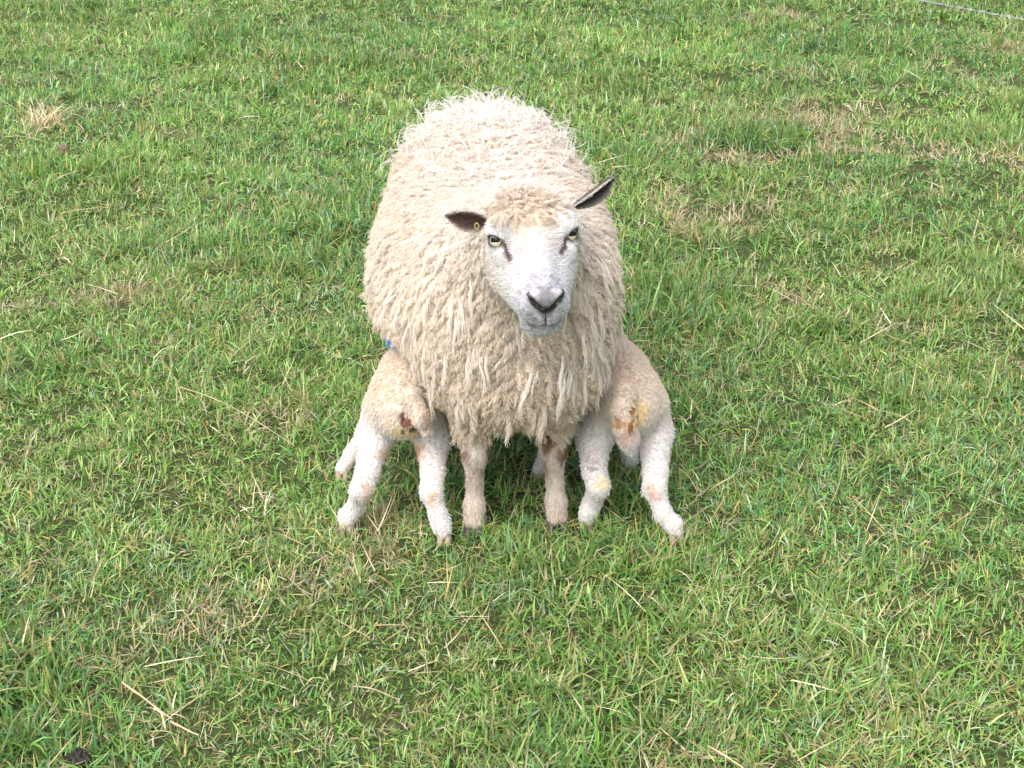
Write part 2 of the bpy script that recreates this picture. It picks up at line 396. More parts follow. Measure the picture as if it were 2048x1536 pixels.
# head frame
HO = at(1066, 474, 2.72)
dep = math.atan2(-ray(1066, 474)[2], ray(1066, 474)[1]); ph = R(52)
vdown = np.array([0, -math.sin(dep), -math.cos(dep)]); vto = np.array([0, -math.cos(dep), math.sin(dep)])
ef = math.cos(ph) * vdown + math.sin(ph) * vto
en = np.cross(np.array([1., 0, 0]), ef); en = en if en[2] > 0 else -en
eu = np.array([1., 0, 0])
def rot(v, ax, a): return np.array(Matrix.Rotation(a, 3, Vector(ax)) @ Vector(v))
YAW, ROLL = R(8), R(-2.2)
HA = []
for v in (eu, ef, en):
    v = rot(v, (0, 0, 1), YAW); v = rot(v, vto, -ROLL); HA.append(v)
HA = np.array(HA)                                    # rows: u, f, n
def H(u, f, n): return HO + np.array([u, f, n]) @ HA
def toH(P): return (P - HO) @ HA.T

xs = np.concatenate([np.arange(-.42, HO[0] - .13, .009), np.arange(HO[0] - .13, HO[0] + .13, .003), np.arange(HO[0] + .13, .40, .009)])
ys = np.concatenate([np.arange(2.48, 2.86, .003), np.arange(2.86, 4.05, .009)])
zs = np.concatenate([np.arange(-.02, HO[2] - .20, .007), np.arange(HO[2] - .20, HO[2] + .10, .003), np.arange(HO[2] + .10, 1.0, .009)])
F = Field(xs, ys, zs)
F.ell((-.045, 3.44, .51), (.277, .52, .215), .05)
F.ell((-.068, 3.72, .590), (.215, .22, .190), .10)
F.ell((-.055, 3.45, .41), (.262, .36, .115), .10)
F.ell((.008, 3.05, .46), (.195, .22, .19), .12)
F.ell((.01, 3.00, .385), (.145, .135, .095), .08)
F.ell((.015, 3.03, .58), (.175, .20, .13), .10)
F.cone((.02, 3.08, .60), H(0, -.10, -.10), .15, .095, .08)
# legs
def leg(f, hipz, X, Y, Y2, dx=0):
    f.chain([(X, Y2, hipz), (X, Y2 - .01, .215), (X + dx * .3, Y2 - .018, .19), (X + dx * .5, Y - .0, .115), (X + dx * .8, Y, .062), (X + dx, Y - .012, .022)],
            [.055, .027, .025, .0155, .0205, .0220], .014)
foot_l = on_ground(948, 1068); foot_r = on_ground(1114, 1060)
leg(F, .34, foot_l[0] + .004, foot_l[1] + .02, foot_l[1] + .03, -.004); leg(F, .34, foot_r[0] - .012, foot_r[1] + .02, foot_r[1] + .03, .012)
for X in (-.17, .045):
    F.chain([(X, 3.72, .42), (X * 1.02, 3.66, .30), (X, 3.79, .20), (X, 3.775, .10), (X, 3.765, .06), (X, 3.745, .022)], [.11, .065, .034, .022, .026, .027], .02)
# head, all in the head frame
def hE(c, r, k=.015, carve=False): F.ell(H(*c), r, k, HA, carve)
def hC(a, b, ra, rb, k=.015, carve=False): F.cone(H(*a), H(*b), ra, rb, k, carve)
hE((0, -.05, -.035), (.078, .085, .07), .03)
hE((0, -.01, .002), (.058, .05, .030), .03)
hC((0, -.01, -.035), (0, .095, -.050), .060, .040, .03)
hC((0, .02, .004), (0, .125, -.022), .026, .022, .02)
hE((0, .118, -.066), (.0465, .040, .048), .02)
hC((0, -.045, -.09), (0, .10, -.106), .055, .032, .03)
hE((0, .118, -.112), (.036, .028, .024), .014)
for s in (-1, 1):
    hE((s * .046, -.02, -.065), (.034, .07, .058), .03)
    hE((s * .034, .045, -.062), (.026, .060, .045), .03)
    hE((s * .060, -.010, .013), (.027, .034, .024), .014)        # brow / orbit
    hE((s * .058, .007, -.018), (.022, .034, .016), .014)        # cheek bone under the eye
    hE((s * .027, .138, -.050), (.020, .018, .024), .01)         # lip lobe
    hE((s * .020, .146, -.026), (.015, .014, .016), .008)        # nostril wing
hE((0, .150, -.030), (.018, .014, .016), .01)
hC((0, .158, -.052), (0, .150, -.085), .0045, .003, .004, True)   # groove of the upper lip
for s in (-1, 1):
    hC((s * .006, .166, -.049), (s * .026, .158, -.026), .0055, .0065, .006, True)
    hC((s * .002, .152, -.0905), (s * .036, .122, -.087), .0035, .003, .004, True)
EYE_R = .0165
EYES = []
for s in (-1, 1):
    c = np.array([s * .0670, .003, .001]); od = unit(np.array([s * .60, .62, .40]))
    lng = unit(np.cross(od, np.cross(np.array([s * -1.0, .22, .02]), od)))   # along the lid line
    upv = unit(np.cross(lng, od)); upv = upv if upv[2] > 0 else -upv
    axl = np.array([lng, upv, od])
    F.ell(H(*c), (EYE_R + .004,) * 3, .008)
    F.ell(H(*(c + od * .018)), (.0172, .0098, .022), .004, axl @ HA, True)
    EYES.append((s, c, od, lng, upv))
EV, EQ = F.surface(1); del F
EN = vert_normals(EV, EQ)
h = toH(EV); U, Fh, Nh = h.T; aU = np.abs(U)

def pick_on(V, px, py, tol=.005):
    d = unit(ray(px, py)); q = V - np.array([0, 0, CAM_H]); t = q @ d; e = np.linalg.norm(q - t[:, None] * d, axis=1)
    near = np.nonzero(e < tol)[0]
    return V[near[np.argmin(t[near])]] if len(near) else V[np.argmin(e)]
def seg_d(p, a, b):
    a = np.asarray(a, float); b = np.asarray(b, float); ab = b - a; t = np.clip(((p - a) @ ab) / (ab @ ab), 0, 1)
    return np.linalg.norm(p - a - t[:, None] * ab, axis=1)
WOOL = dict(base=np.array([.80, .705, .61]), tan=np.array([.74, .62, .495]), white=np.array([.85, .80, .755]), grey=np.array([.62, .55, .50]))
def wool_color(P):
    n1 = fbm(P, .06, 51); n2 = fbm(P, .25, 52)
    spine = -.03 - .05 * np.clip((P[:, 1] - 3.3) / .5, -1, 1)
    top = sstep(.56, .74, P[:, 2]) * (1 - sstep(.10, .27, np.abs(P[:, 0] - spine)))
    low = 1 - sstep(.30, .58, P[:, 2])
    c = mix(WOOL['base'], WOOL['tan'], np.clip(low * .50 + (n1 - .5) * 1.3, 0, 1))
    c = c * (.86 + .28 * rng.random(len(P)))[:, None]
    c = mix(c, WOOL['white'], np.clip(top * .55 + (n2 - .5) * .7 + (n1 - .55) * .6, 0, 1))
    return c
TEAR = {-1: [pick_on(EV, *q) for q in ((1002, 488), (1013, 498), (1022, 514))], 1: [pick_on(EV, *q) for q in ((1137, 478), (1128, 488), (1121, 504))]}
def ewe_skin(P):
    h = toH(P); u, f, nn = h.T; au = np.abs(u)
    c = wool_color(P) * .93
    face = (np.abs(f) < .3) & (f > -.085) & (au < .12) & (nn > -.16) & (nn < .1)
    cream = np.array([.58, .495, .42]); white = np.array([.50, .49, .495]); pale = np.array([.40, .39, .43])
    n1 = fbm(P, .02, 61)
    fc = mix(white, cream, np.clip(sstep(.075, .0, f) * sstep(.05, .02, au) * .9 + (n1 - .5) * .5 + .30 * sstep(.0, -.06, nn) * sstep(.09, .03, f), 0, 1))
    fc = mix(fc, pale, sstep(.085, .13, f) * .85)
    fc = fc * (1 - .30 * sstep(.09, .12, f) * sstep(.52, .80, vnoise(P, .0045, 66)))[:, None]
    eyed = np.full(len(P), 9.)
    for s, ec, od, lng, upv in EYES:
        q = h - ec; dl = q @ lng; du = q @ upv
        front = (np.sign(u) == s)
        d = np.sqrt((dl / 1.55) ** 2 + du ** 2); eyed = np.where(front, np.minimum(eyed, d), eyed)
        # tear stain running from the inner corner
        w3 = TEAR[s]; ts = np.minimum(seg_d(P, w3[0], w3[1]), seg_d(P, w3[1], w3[2]) + .001)
        fc = mix(fc, np.array([.10, .06, .055]), (1 - sstep(.0030, .0090, ts + (n1 - .5) * .004)))
        lid = seg_d(h, ec + upv * .017 - lng * .02, ec + upv * .017 + lng * .02)
        fc = mix(fc, np.array([.45, .43, .46]), (1 - sstep(.003, .010, lid)) * .55 * front)
    fc = mix(fc, np.array([.085, .065, .065]), (1 - sstep(.0110, .0160, eyed)) * .95)
    # nose leather, nostrils, lip line (laid out on the front of the muzzle, in u and n)
    fr = sstep(.134, .142, f); g2 = np.stack([au, nn], -1); wob = (n1 - .5) * .003
    def d2(a, b): return seg_d(g2, a, b)
    nose = np.minimum(d2((0, -.024), (0, -.046)) - .015, d2((.004, -.050), (.027, -.024)) - .004)
    fc = mix(fc, np.array([.145, .135, .155]), (1 - sstep(-.002, .006, nose)) * .85 * fr)
    v = np.minimum(d2((.003, -.051), (.024, -.031)) - .0062, d2((.024, -.031), (.030, -.020)) - .0040)
    fc = mix(fc, np.array([.045, .033, .037]), (1 - sstep(-.001, .0022, v + wob)) * fr)
    fc = mix(fc, np.array([.04, .03, .03]), (1 - sstep(.0012, .0030, d2((0, -.050), (0, -.088)))) * fr)
    lip = np.abs(nn - (-.0905 + 3.0 * au ** 2)); fc = mix(fc, np.array([.09, .07, .08]), (1 - sstep(.0018, .0045, lip)) * (1 - sstep(.026, .034, au)) * .9 * (f > .085))
    fc = mix(fc, np.array([.24, .22, .25]), (1 - sstep(.003, .008, np.abs(nn - (-.0965 + 3.0 * au ** 2)))) * (1 - sstep(.016, .030, au)) * .75 * (f > .085))
    mot = fbm(P, .012, 64); fc = mix(fc, np.array([.50, .47, .48]), np.clip((mot - .60) * 5, 0, 1) * .55)
    fc = mix(fc, cream * np.array([.95, .88, .8]), np.clip((fbm(P, .03, 65) - .5) * 4, 0, 1) * .55 * sstep(.0, -.05, nn) * sstep(.10, .03, f))
    spk = (vnoise(P, .007, 63) > .83) & (f > .03) & (f < .13); fc = mix(fc, np.array([.42, .40, .42]), spk * .45)
    c = np.where(face[:, None], fc, c)
    lg = P[:, 2] < .25
    lc = mix(np.array([.60, .53, .47]), np.array([.20, .11, .055]), sstep(.46, .66, fbm(P, .04, 71)) * sstep(.09, .17, P[:, 2]))
    lc = mix(lc, np.array([.50, .40, .34]), (1 - sstep(.03, .10, P[:, 2])) * .5)
    lc = mix(lc, np.array([.05, .045, .05]), 1 - sstep(.018, .030, P[:, 2] + (fbm(P, .012, 72) - .5) * .02))
    return np.where(lg[:, None], lc, c)
mesh_np('body', EV, EQ, M['skin'], ewe, col=ewe_skin(EV), base=EB)

def wool_mask(P):
    h = toH(P); u, f, nn = h.T; au = np.abs(u)
    inhead = (f > -.13) & (f < .25) & (au < .13) & (nn > -.17) & (nn < .1)
    edge = -.038 + .035 * np.clip((nn + .0) / -.1, 0, 1) * 0 - .030 * sstep(.045, .065, au) * sstep(-.02, .0, nn) + (fbm(P, .03, 81) - .5) * .03
    edge = np.where(nn < -.05, -.035 - .10 * np.clip((-.05 - nn) / .1, 0, 1) * 0, edge)
    return ((~inhead) | (f < edge)) & (P[:, 2] > .245)
def flow_body(P, N):
    spine = -.03 - .05 * np.clip((P[:, 1] - 3.3) / .5, -1, 1)
    sx = P[:, 0] - spine
    fl = np.stack([np.sign(sx) * 1.1 * sstep(0, .008, np.abs(sx)), np.where(P[:, 1] > 3.7, .35, -.15) + 0 * sx, -.75 + 0 * sx], -1)
    fl += (np.stack([vnoise(P, .05, 91), vnoise(P, .05, 92), vnoise(P, .05, 93)], -1) - .5) * .9
    return fl
wm = wool_mask(EV).astype(float)
hh = toH(EV); headv = ((hh[:, 1] > -.16) & (np.abs(hh[:, 0]) < .14) & (hh[:, 2] > -.2) & (hh[:, 2] < .12)).astype(float)
# main fleece
P, N, A = sample(EV, EQ, EN, 34000, wm * (1 - headv * .9) * np.where(EV[:, 1] > 3.75, .6, 1))
ok = wool_mask(P); P, N = P[ok], N[ok]
chest = sstep(3.15, 2.95, P[:, 1]) * sstep(.75, .5, P[:, 2])
Ln = rng.uniform(.026, .044, len(P)) * (1 + .06 * chest * sstep(.30, .42, P[:, 2]))
topb = sstep(.6, .72, P[:, 2])
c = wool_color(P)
q = np.linalg.norm((P - pick_on(EV, 782, 680)) * np.array([1, .5, 1]), axis=1); c = mix(c, np.array([.42, .13, .11]), (1 - sstep(.012, .030, q)) * .85)
q = np.linalg.norm((P - pick_on(EV, 800, 690)) * np.array([1, .5, 1]), axis=1); c = mix(c, np.array([.08, .42, .95]), (1 - sstep(.025, .029, q)))
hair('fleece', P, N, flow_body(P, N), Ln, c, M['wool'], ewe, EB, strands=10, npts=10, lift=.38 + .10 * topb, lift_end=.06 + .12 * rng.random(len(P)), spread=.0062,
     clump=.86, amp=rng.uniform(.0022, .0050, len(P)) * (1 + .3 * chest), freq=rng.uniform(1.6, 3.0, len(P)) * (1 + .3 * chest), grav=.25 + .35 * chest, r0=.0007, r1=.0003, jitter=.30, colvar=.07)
# hanging locks of neck and chest
wc = wm * sstep(3.12, 2.95, EV[:, 1]) * (EV[:, 2] < .70) * (EV[:, 2] > .36) * (EN[:, 1] < .3) * (1 - headv * .5)
P, N, A = sample(EV, EQ, EN, 130, wc); ok = wool_mask(P); P, N = P[ok], N[ok]
c = mix(wool_color(P), WOOL['white'] * 1.02, rng.random(len(P)) ** 2)
hair('hanging_locks', P, N, np.tile([0., -.2, -1.], (len(P), 1)) + (np.stack([vnoise(P, .1, 95), 0 * P[:, 0], 0 * P[:, 0]], -1) - .5) * np.array([1.2, 0, 0]),
     rng.uniform(.06, .115, len(P)), c, M['wool'], ewe, EB, strands=16, npts=12, lift=.40, lift_end=.08, spread=.008, clump=.9, amp=rng.uniform(.002, .005, len(P)),
     freq=rng.uniform(1.2, 2.4, len(P)), grav=.7, r0=.0007, r1=.0003, jitter=.14)
# a few long pale locks hanging free at the middle of the chest
LL = [(1075, 735, -.55), (1068, 742, -.42), (1058, 750, -.5), (1140, 720, -.15), (1146, 732, -.1), (1134, 745, -.2), (1128, 700, .0), (935, 560, -.05), (925, 600, .1), (905, 610, -.05), (1165, 640, .1), (960, 690, .1)]
P = np.array([pick_on(EV, a, b) for a, b, c_ in LL]); P = np.repeat(P, 2, 0) + rng.normal(0, .006, (len(LL) * 2, 3)); N = np.tile([0, -.95, .2], (len(P), 1)); N = unit(N)
hair('long_locks', P, N, np.stack([np.repeat([c_ for a, b, c_ in LL], 2), 0 * P[:, 0], -1 + 0 * P[:, 0]], -1), rng.uniform(.06, .12, len(P)), np.tile([.82, .77, .70], (len(P), 1)), M['wool'], ewe, EB,
     strands=9, npts=14, lift=.60, lift_end=.06, spread=.0045, clump=.92, amp=.0028, freq=1.6, grav=.35, r0=.0006, r1=.00025, jitter=.06)
# loose wisps over the rump and shoulders
wr = wm * sstep(.60, .74, EV[:, 2]) * (1 - headv)
P, N, A = sample(EV, EQ, EN, 420, wr * sstep(3.2, 3.9, EV[:, 1])); P = P + N * .012
hair('wisps', P, N, rng.normal(0, 1, P.shape) + np.array([0, .6, .3]), rng.uniform(.045, .085, len(P)), np.tile(WOOL['white'], (len(P), 1)), M['wool'], ewe, EB, strands=3, npts=10,
     lift=.75, lift_end=.1, spread=.004, clump=.4, amp=.003, freq=1.5, grav=.25, r0=.0005, r1=.00025, jitter=.4)
# topknot and cheeks
wh = wm * headv
P, N, A = sample(EV, EQ, EN, 1500, wh); ok = wool_mask(P); P, N = P[ok], N[ok]; h = toH(P)
fl = np.tile(HA[1] * .8, (len(P), 1)) + HA[0] * (np.sign(h[:, 0]) * .6 * (np.abs(h[:, 0]) > .02))[:, None] + np.array([0, 0, -.35])
c = mix(wool_color(P), np.array([.67, .555, .44]), np.clip(.65 + .6 * (fbm(P, .03, 96) - .5), 0, 1) * (h[:, 2] > 0))
hair('topknot', P, N, fl, rng.uniform(.022, .042, len(P)), c, M['wool'], ewe, EB, strands=12, npts=10, lift=.5, lift_end=.1, spread=.006, clump=.85,
     amp=rng.uniform(.002, .0045, len(P)), freq=rng.uniform(1.6, 2.8, len(P)), grav=.25, r0=.0006, r1=.0003, jitter=.5)
# forelock down the brow
nl = 44; u = rng.normal(0, .020, nl); roots = np.array([H(a, -.045 + rng.uniform(-.01, .012), .034) for a in u])
hair('forelock', roots, np.tile(HA[2], (nl, 1)), np.tile(HA[1], (nl, 1)) + HA[0] * (u * 8)[:, None], rng.uniform(.03, .075, nl), np.tile([.71, .61, .50], (nl, 1)), M['wool'], ewe, EB,
     strands=14, npts=12, lift=.35, lift_end=.0, spread=.005, clump=.85, amp=.0035, freq=2.6, grav=.15, r0=.0006, r1=.0003, jitter=.2)
# short hair of face and legs
hh = toH(EV)
noseV = (hh[:, 1] > .144) & (hh[:, 2] > -.058) & (np.abs(hh[:, 0]) < .034)
bald = np.zeros(len(EV), bool)
for s, ec, od, lng, upv in EYES:
    q = hh - ec; bald |= (np.sqrt(((q @ lng) / 1.5) ** 2 + (q @ upv) ** 2) < .0145) & (np.sign(hh[:, 0]) == s)
wf = (1 - wm) * (EV[:, 2] > .02) * (~noseV) * (~bald) * np.where(EV[:, 2] < .3, .5, 1.0)
P, N, A = sample(EV, EQ, EN, 95000, wf); ok = ~wool_mask(P); P, N = P[ok], N[ok]; h = toH(P)
isleg = P[:, 2] < .3
fl = np.where(isleg[:, None], np.array([0, 0, -1.]), np.tile(HA[1] * -.35, (len(P), 1)) + HA[0] * (np.clip(h[:, 0] / .04, -1, 1) * .6)[:, None] - HA[2] * .35)
for s, ec, od, lng, upv in EYES:                                  # hair grows away from the eye
    q = h - ec; q = q - (q @ od)[:, None] * od; wq = np.exp(-(np.linalg.norm(q, axis=1) / .028) ** 2) * (np.sign(h[:, 0]) == s)
    fl = fl * (1 - wq)[:, None] + (unit(q) @ HA) * (wq * 1.2)[:, None]
nearest = np.min([np.linalg.norm(h - ec, axis=1) for s, ec, od, lng, upv in EYES], axis=0)
ln = np.where(isleg, .009, np.where(h[:, 1] > .09, .0052, .009 + .012 * sstep(.06, -.03, h[:, 1]) * sstep(-.02, -.05, h[:, 2]))) * rng.uniform(.7, 1.2, len(P)) * np.where(isleg, 1, sstep(.012, .040, nearest) * .65 + .35)
hair('short_hair', P, N, fl, ln, np.minimum(ewe_skin(P) * np.where(isleg, 1.15, 1.50)[:, None], .88), M['fur'], ewe, EB, strands=1, npts=4, lift=.34, lift_end=.15, r0=.0005, r1=.00015, jitter=.3, colvar=.14, inset=.0004)

# eyes
def uvsphere(c, r, nu=28, nv=18):
    th = np.linspace(0, math.pi, nv + 1); pz = np.linspace(0, 2 * math.pi, nu, endpoint=False)
    V = np.array([[math.sin(a) * math.cos(b), math.sin(a) * math.sin(b), math.cos(a)] for a in th for b in pz]) * r + np.asarray(c)
    i = np.arange(nv)[:, None] * nu; j = np.arange(nu)[None]
    Q = np.stack([i + j, i + nu + j, i + nu + (j + 1) % nu, i + (j + 1) % nu], -1).reshape(-1, 4)
    return V, Q
em = bpy.data.materials.new('eye'); em.use_nodes = True; nt = em.node_tree; n = nt.nodes; p = n['Principled BSDF']
p.inputs['Roughness'].default_value = .15; p.inputs['Specular IOR Level'].default_value = .2
tc = n.new('ShaderNodeTexCoord'); sp = n.new('ShaderNodeSeparateXYZ'); nt.links.new(tc.outputs['Object'], sp.inputs[0])
def mth(op, a, b=None, clamp=False):
    q = n.new('ShaderNodeMath'); q.operation = op; q.use_clamp = clamp
    for i, x in enumerate((a, b)):
        if x is None: continue
        if isinstance(x, (int, float)): q.inputs[i].default_value = x
        else: nt.links.new(x, q.inputs[i])
    return q.outputs[0]
px = mth('POWER', mth('ABSOLUTE', mth('DIVIDE', sp.outputs[0], .0098)), 4); py = mth('POWER', mth('ABSOLUTE', mth('DIVIDE', sp.outputs[1], .0046)), 4)
pup = mth('LESS_THAN', mth('ADD', px, py), 1.0)
ir = mth('SQRT', mth('ADD', mth('POWER', sp.outputs[0], 2), mth('POWER', sp.outputs[1], 2)))
rim = mth('GREATER_THAN', ir, .0118)
mx1 = n.new('ShaderNodeMixRGB'); mx1.inputs[1].default_value = (.60, .53, .38, 1); mx1.inputs[2].default_value = (.10, .075, .06, 1); nt.links.new(rim, mx1.inputs[0])
mx2 = n.new('ShaderNodeMixRGB'); mx2.inputs[2].default_value = (.006, .006, .008, 1); nt.links.new(pup, mx2.inputs[0]); nt.links.new(mx1.outputs[0], mx2.inputs[1])
nt.links.new(mx2.outputs[0], p.inputs['Base Color'])
for s, ec, od, lng, upv in EYES:
    V, Q = uvsphere((0, 0, 0), EYE_R)
    e = mesh_np('eye', V, Q, em, ewe)
    gz = unit(od + np.array([0, .10, .30])) @ HA; gx_ = unit(np.cross(np.cross(gz, unit(lng - lng[1] * .0 + np.array([-s * .5, 0, .1])) @ HA), gz)); gy_ = np.cross(gz, gx_)
    Mx = Matrix(np.stack([gx_, gy_, gz], 1).tolist()).to_4x4(); Mx.translation = Vector(H(*ec) - EB)
    e.matrix_local = Mx
    if s < 0: e['label'] = 'pale yellow eye with a dark bar pupil'

# ears
EARV = []
def ear(base, tip, nrm, W, depth, cin, cout, name='ear', label=None):
    base, tip = np.asarray(base), np.asarray(tip); ax = tip - base; Lx = np.linalg.norm(ax); ax = ax / Lx
    nrm = unit(nrm - (nrm @ ax) * ax); sd = np.cross(ax, nrm)
    ns, nt_ = 22, 13; S = np.linspace(0, 1, ns); T = np.linspace(-1, 1, nt_)
    V = []; C = []
    for side in (1, -1):
        for a in S:
            w = W * (math.sin(math.pi * min(1, .09 + .91 * a) ** 1.05) ** .70 if a < 1 else 0.0)
            w = max(w, .002)
            for b in T:
                cup = depth * (b * b - .55) * (w / W) + .006 * math.sin(a * 3.14)
                pnt = base + ax * (a * Lx) + sd * (b * w) + nrm * (cup + side * .0014 * (1 - .6 * abs(b) ** 4))
                V.append(pnt); e = abs(b) ** 6
                C.append(mix(mix(np.array(cin if side > 0 else cout), np.array([.62, .56, .50]), .85 * e), np.array(cout), 0) * (1 + .25 * (rng.random() - .5)))
    V = np.array(V); C = np.array(C); g = np.arange(ns * nt_).reshape(ns, nt_)
    qs = np.stack([g[:-1, :-1], g[1:, :-1], g[1:, 1:], g[:-1, 1:]], -1).reshape(-1, 4); q2 = qs[:, ::-1] + ns * nt_
    rimq = []
    k = ns * nt_
    for a in range(ns - 1):
        rimq += [[g[a, 0], g[a, 0] + k, g[a + 1, 0] + k, g[a + 1, 0]], [g[a, -1], g[a + 1, -1], g[a + 1, -1] + k, g[a, -1] + k]]
    for b in range(nt_ - 1): rimq += [[g[-1, b], g[-1, b] + k, g[-1, b + 1] + k, g[-1, b + 1]]]
    o = mesh_np(name, V, np.concatenate([qs, q2, np.array(rimq)]), M['skin'], ewe, col=C, base=EB)
    if label: o['label'] = label
    EARV.append((V, np.concatenate([qs, q2]), C, ax))
    return V, ax, nrm, sd
yb = H(0, -.055, 0)[1]
eb = at(975, 444, yb + .0); et = at(896, 432, yb - .005)
ear(eb, et, np.array([.10, -.96, -.22]), .0225, .007, (.085, .045, .038), (.17, .15, .16), label='dark brown ear seen from inside')
# yellow tag in the ear
tg = eb + (et - eb) * .27 + np.array([0, -.012, -.008])
a = np.linspace(0, 6.283, 20, endpoint=False); b = np.linspace(0, 6.283, 8, endpoint=False)
V = np.array([[math.cos(x) * (.0038 + .0011 * math.cos(y)), .0011 * math.sin(y), math.sin(x) * (.0065 + .0011 * math.cos(y))] for x in a for y in b]) + tg
i = np.arange(20)[:, None]; j = np.arange(8)[None]
Q = np.stack([i * 8 + j, ((i + 1) % 20) * 8 + j, ((i + 1) % 20) * 8 + (j + 1) % 8, i * 8 + (j + 1) % 8], -1).reshape(-1, 4)
mesh_np('ear_tag', V, Q, material('tag_plastic', (.40, .37, .14), rough=.5), ewe, base=EB)['label'] = 'small yellow plastic ring tag'
eb = at(1150, 414, yb + .005); et = at(1225, 356, yb + .0)
ear(eb, et, np.array([.42, -.62, -.56]), .0235, .015, (.055, .04, .042), (.115, .105, .12), label='dark grey ear pricked sideways')
for V, Q, C, ax in EARV:
    Nn = vert_normals(V, Q); k = rng.integers(0, len(V), 2600); j = rng.normal(0, .001, (2600, 3))
    hair('ear_hair', V[k] + j, Nn[k], np.tile(ax, (2600, 1)), rng.uniform(.003, .007, 2600), C[k], M['fur'], ewe, EB, npts=4, lift=.25, r0=.0004, r1=.00012, jitter=.3, colvar=.25, inset=.0002)

# ------------------------------------------------------------------ lambs
def lamb(name, label, base, spec, seed):
    base = np.asarray(base, float); root = empty(name, base); tag(root, label, 'lamb', 'lambs suckling from the ewe')
    lo = np.array(spec['lo']); hi = np.array(spec['hi']); st = .0045
    F = Field(*[np.arange(lo[q], hi[q], st) for q in range(3)])
    for c, r, k in spec['ells']: F.ell(c, r, k)
    for pts, rad, k in spec['chains']: F.chain(pts, rad, k)
    for a, b, ra, rb, k in spec.get('carve', []): F.cone(a, b, ra, rb, k, True)
    V, Q = F.surface(1); N = vert_normals(V, Q)
    marks = [(pick_on(V, *p) if len(p) == 2 else np.asarray(p), r, col, am) for p, r, col, am in spec['stains']]
    def colour(P):
        white = np.array([.57, .545, .53]); cream = np.array([.53, .445, .355])
        n1 = fbm(P, .03, seed); n2 = fbm(P, .08, seed + 5)
        hgt = sstep(.20, .33, P[:, 2])
        c = mix(white, cream, np.clip(hgt * .9 + (n2 - .5) * .35, 0, 1))
        low = 1 - sstep(.0, .22, P[:, 2])
        c = mix(c, np.array([.66, .50, .38]), np.clip((n1 - .60) * 4, 0, 1) * (.25 + .4 * low))
        c = mix(c, np.array([.34, .26, .20]), np.clip((vnoise(P, .013, seed + 9) - .84) * 8, 0, 1) * .5 * low)
        for p, r, col, am in marks:
            d = np.linalg.norm((P - p) / np.asarray(r), axis=1) + (fbm(P, .010, seed + 3) - .5) * 2.2
            c = mix(c, np.array(col), (1 - sstep(.55, 1.1, d)) * am)
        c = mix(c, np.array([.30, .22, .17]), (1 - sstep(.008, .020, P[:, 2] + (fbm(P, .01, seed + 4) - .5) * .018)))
        return c
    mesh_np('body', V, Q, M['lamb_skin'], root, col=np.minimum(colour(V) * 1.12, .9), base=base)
    # woolly coat: tight small curls above, straight shaggy hair on the legs
    w = (V[:, 2] > .012).astype(float)
    P, Nn, A = sample(V, Q, N, 46000, w)
    up = sstep(.17, .27, P[:, 2])
    fl = np.stack([np.sign(P[:, 0] - base[0]) * .25, -.25 + 0 * up, -1 + 0 * up], -1)
    fl += (np.stack([vnoise(P, .02, 191), vnoise(P, .02, 192), vnoise(P, .02, 193)], -1) - .5) * 1.1
    ln = (.0055 + .0015 * up) * (rng.uniform(.6, 1.2, len(P)) + .9 * (rng.random(len(P)) < .06) * (1 - up)) * sstep(-.02, .06, P[:, 2])
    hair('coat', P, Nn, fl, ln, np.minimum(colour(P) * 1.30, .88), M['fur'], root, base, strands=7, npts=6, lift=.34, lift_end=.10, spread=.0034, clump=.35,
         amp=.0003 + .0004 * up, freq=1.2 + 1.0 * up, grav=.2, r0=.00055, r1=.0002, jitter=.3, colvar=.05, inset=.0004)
    # hooves: two claws on each foot
    for f in spec['feet']:
        for s in (-1, 1):
            Vh = []; c0 = np.asarray(f) * np.array([1, 1, 0]) + np.array([s * .0085, -.009, .002])
            for zz, ry, rx, dy in ((-.004, .0155, .0082, -.004), (.006, .0145, .0082, -.001), (.014, .012, .0075, .003), (.020, .008, .005, .006)):
                for a in np.linspace(0, 6.283, 12, endpoint=False):
                    Vh.append(c0 + np.array([math.cos(a) * rx, math.sin(a) * ry + dy, zz]))
            g = np.arange(48).reshape(4, 12); q = np.stack([g[:-1], np.roll(g[:-1], -1, 1), np.roll(g[1:], -1, 1), g[1:]], -1).reshape(-1, 4)
            mesh_np('hoof', np.array(Vh), [q, g[-1][None], g[0][::-1][None]], M['lamb_hoof'], root, base=base)
    return root
M['lamb_hoof'] = material('lamb_hoof', (.33, .25, .19), rough=.55); add_bump(M['lamb_hoof'], 150, .3, .003)

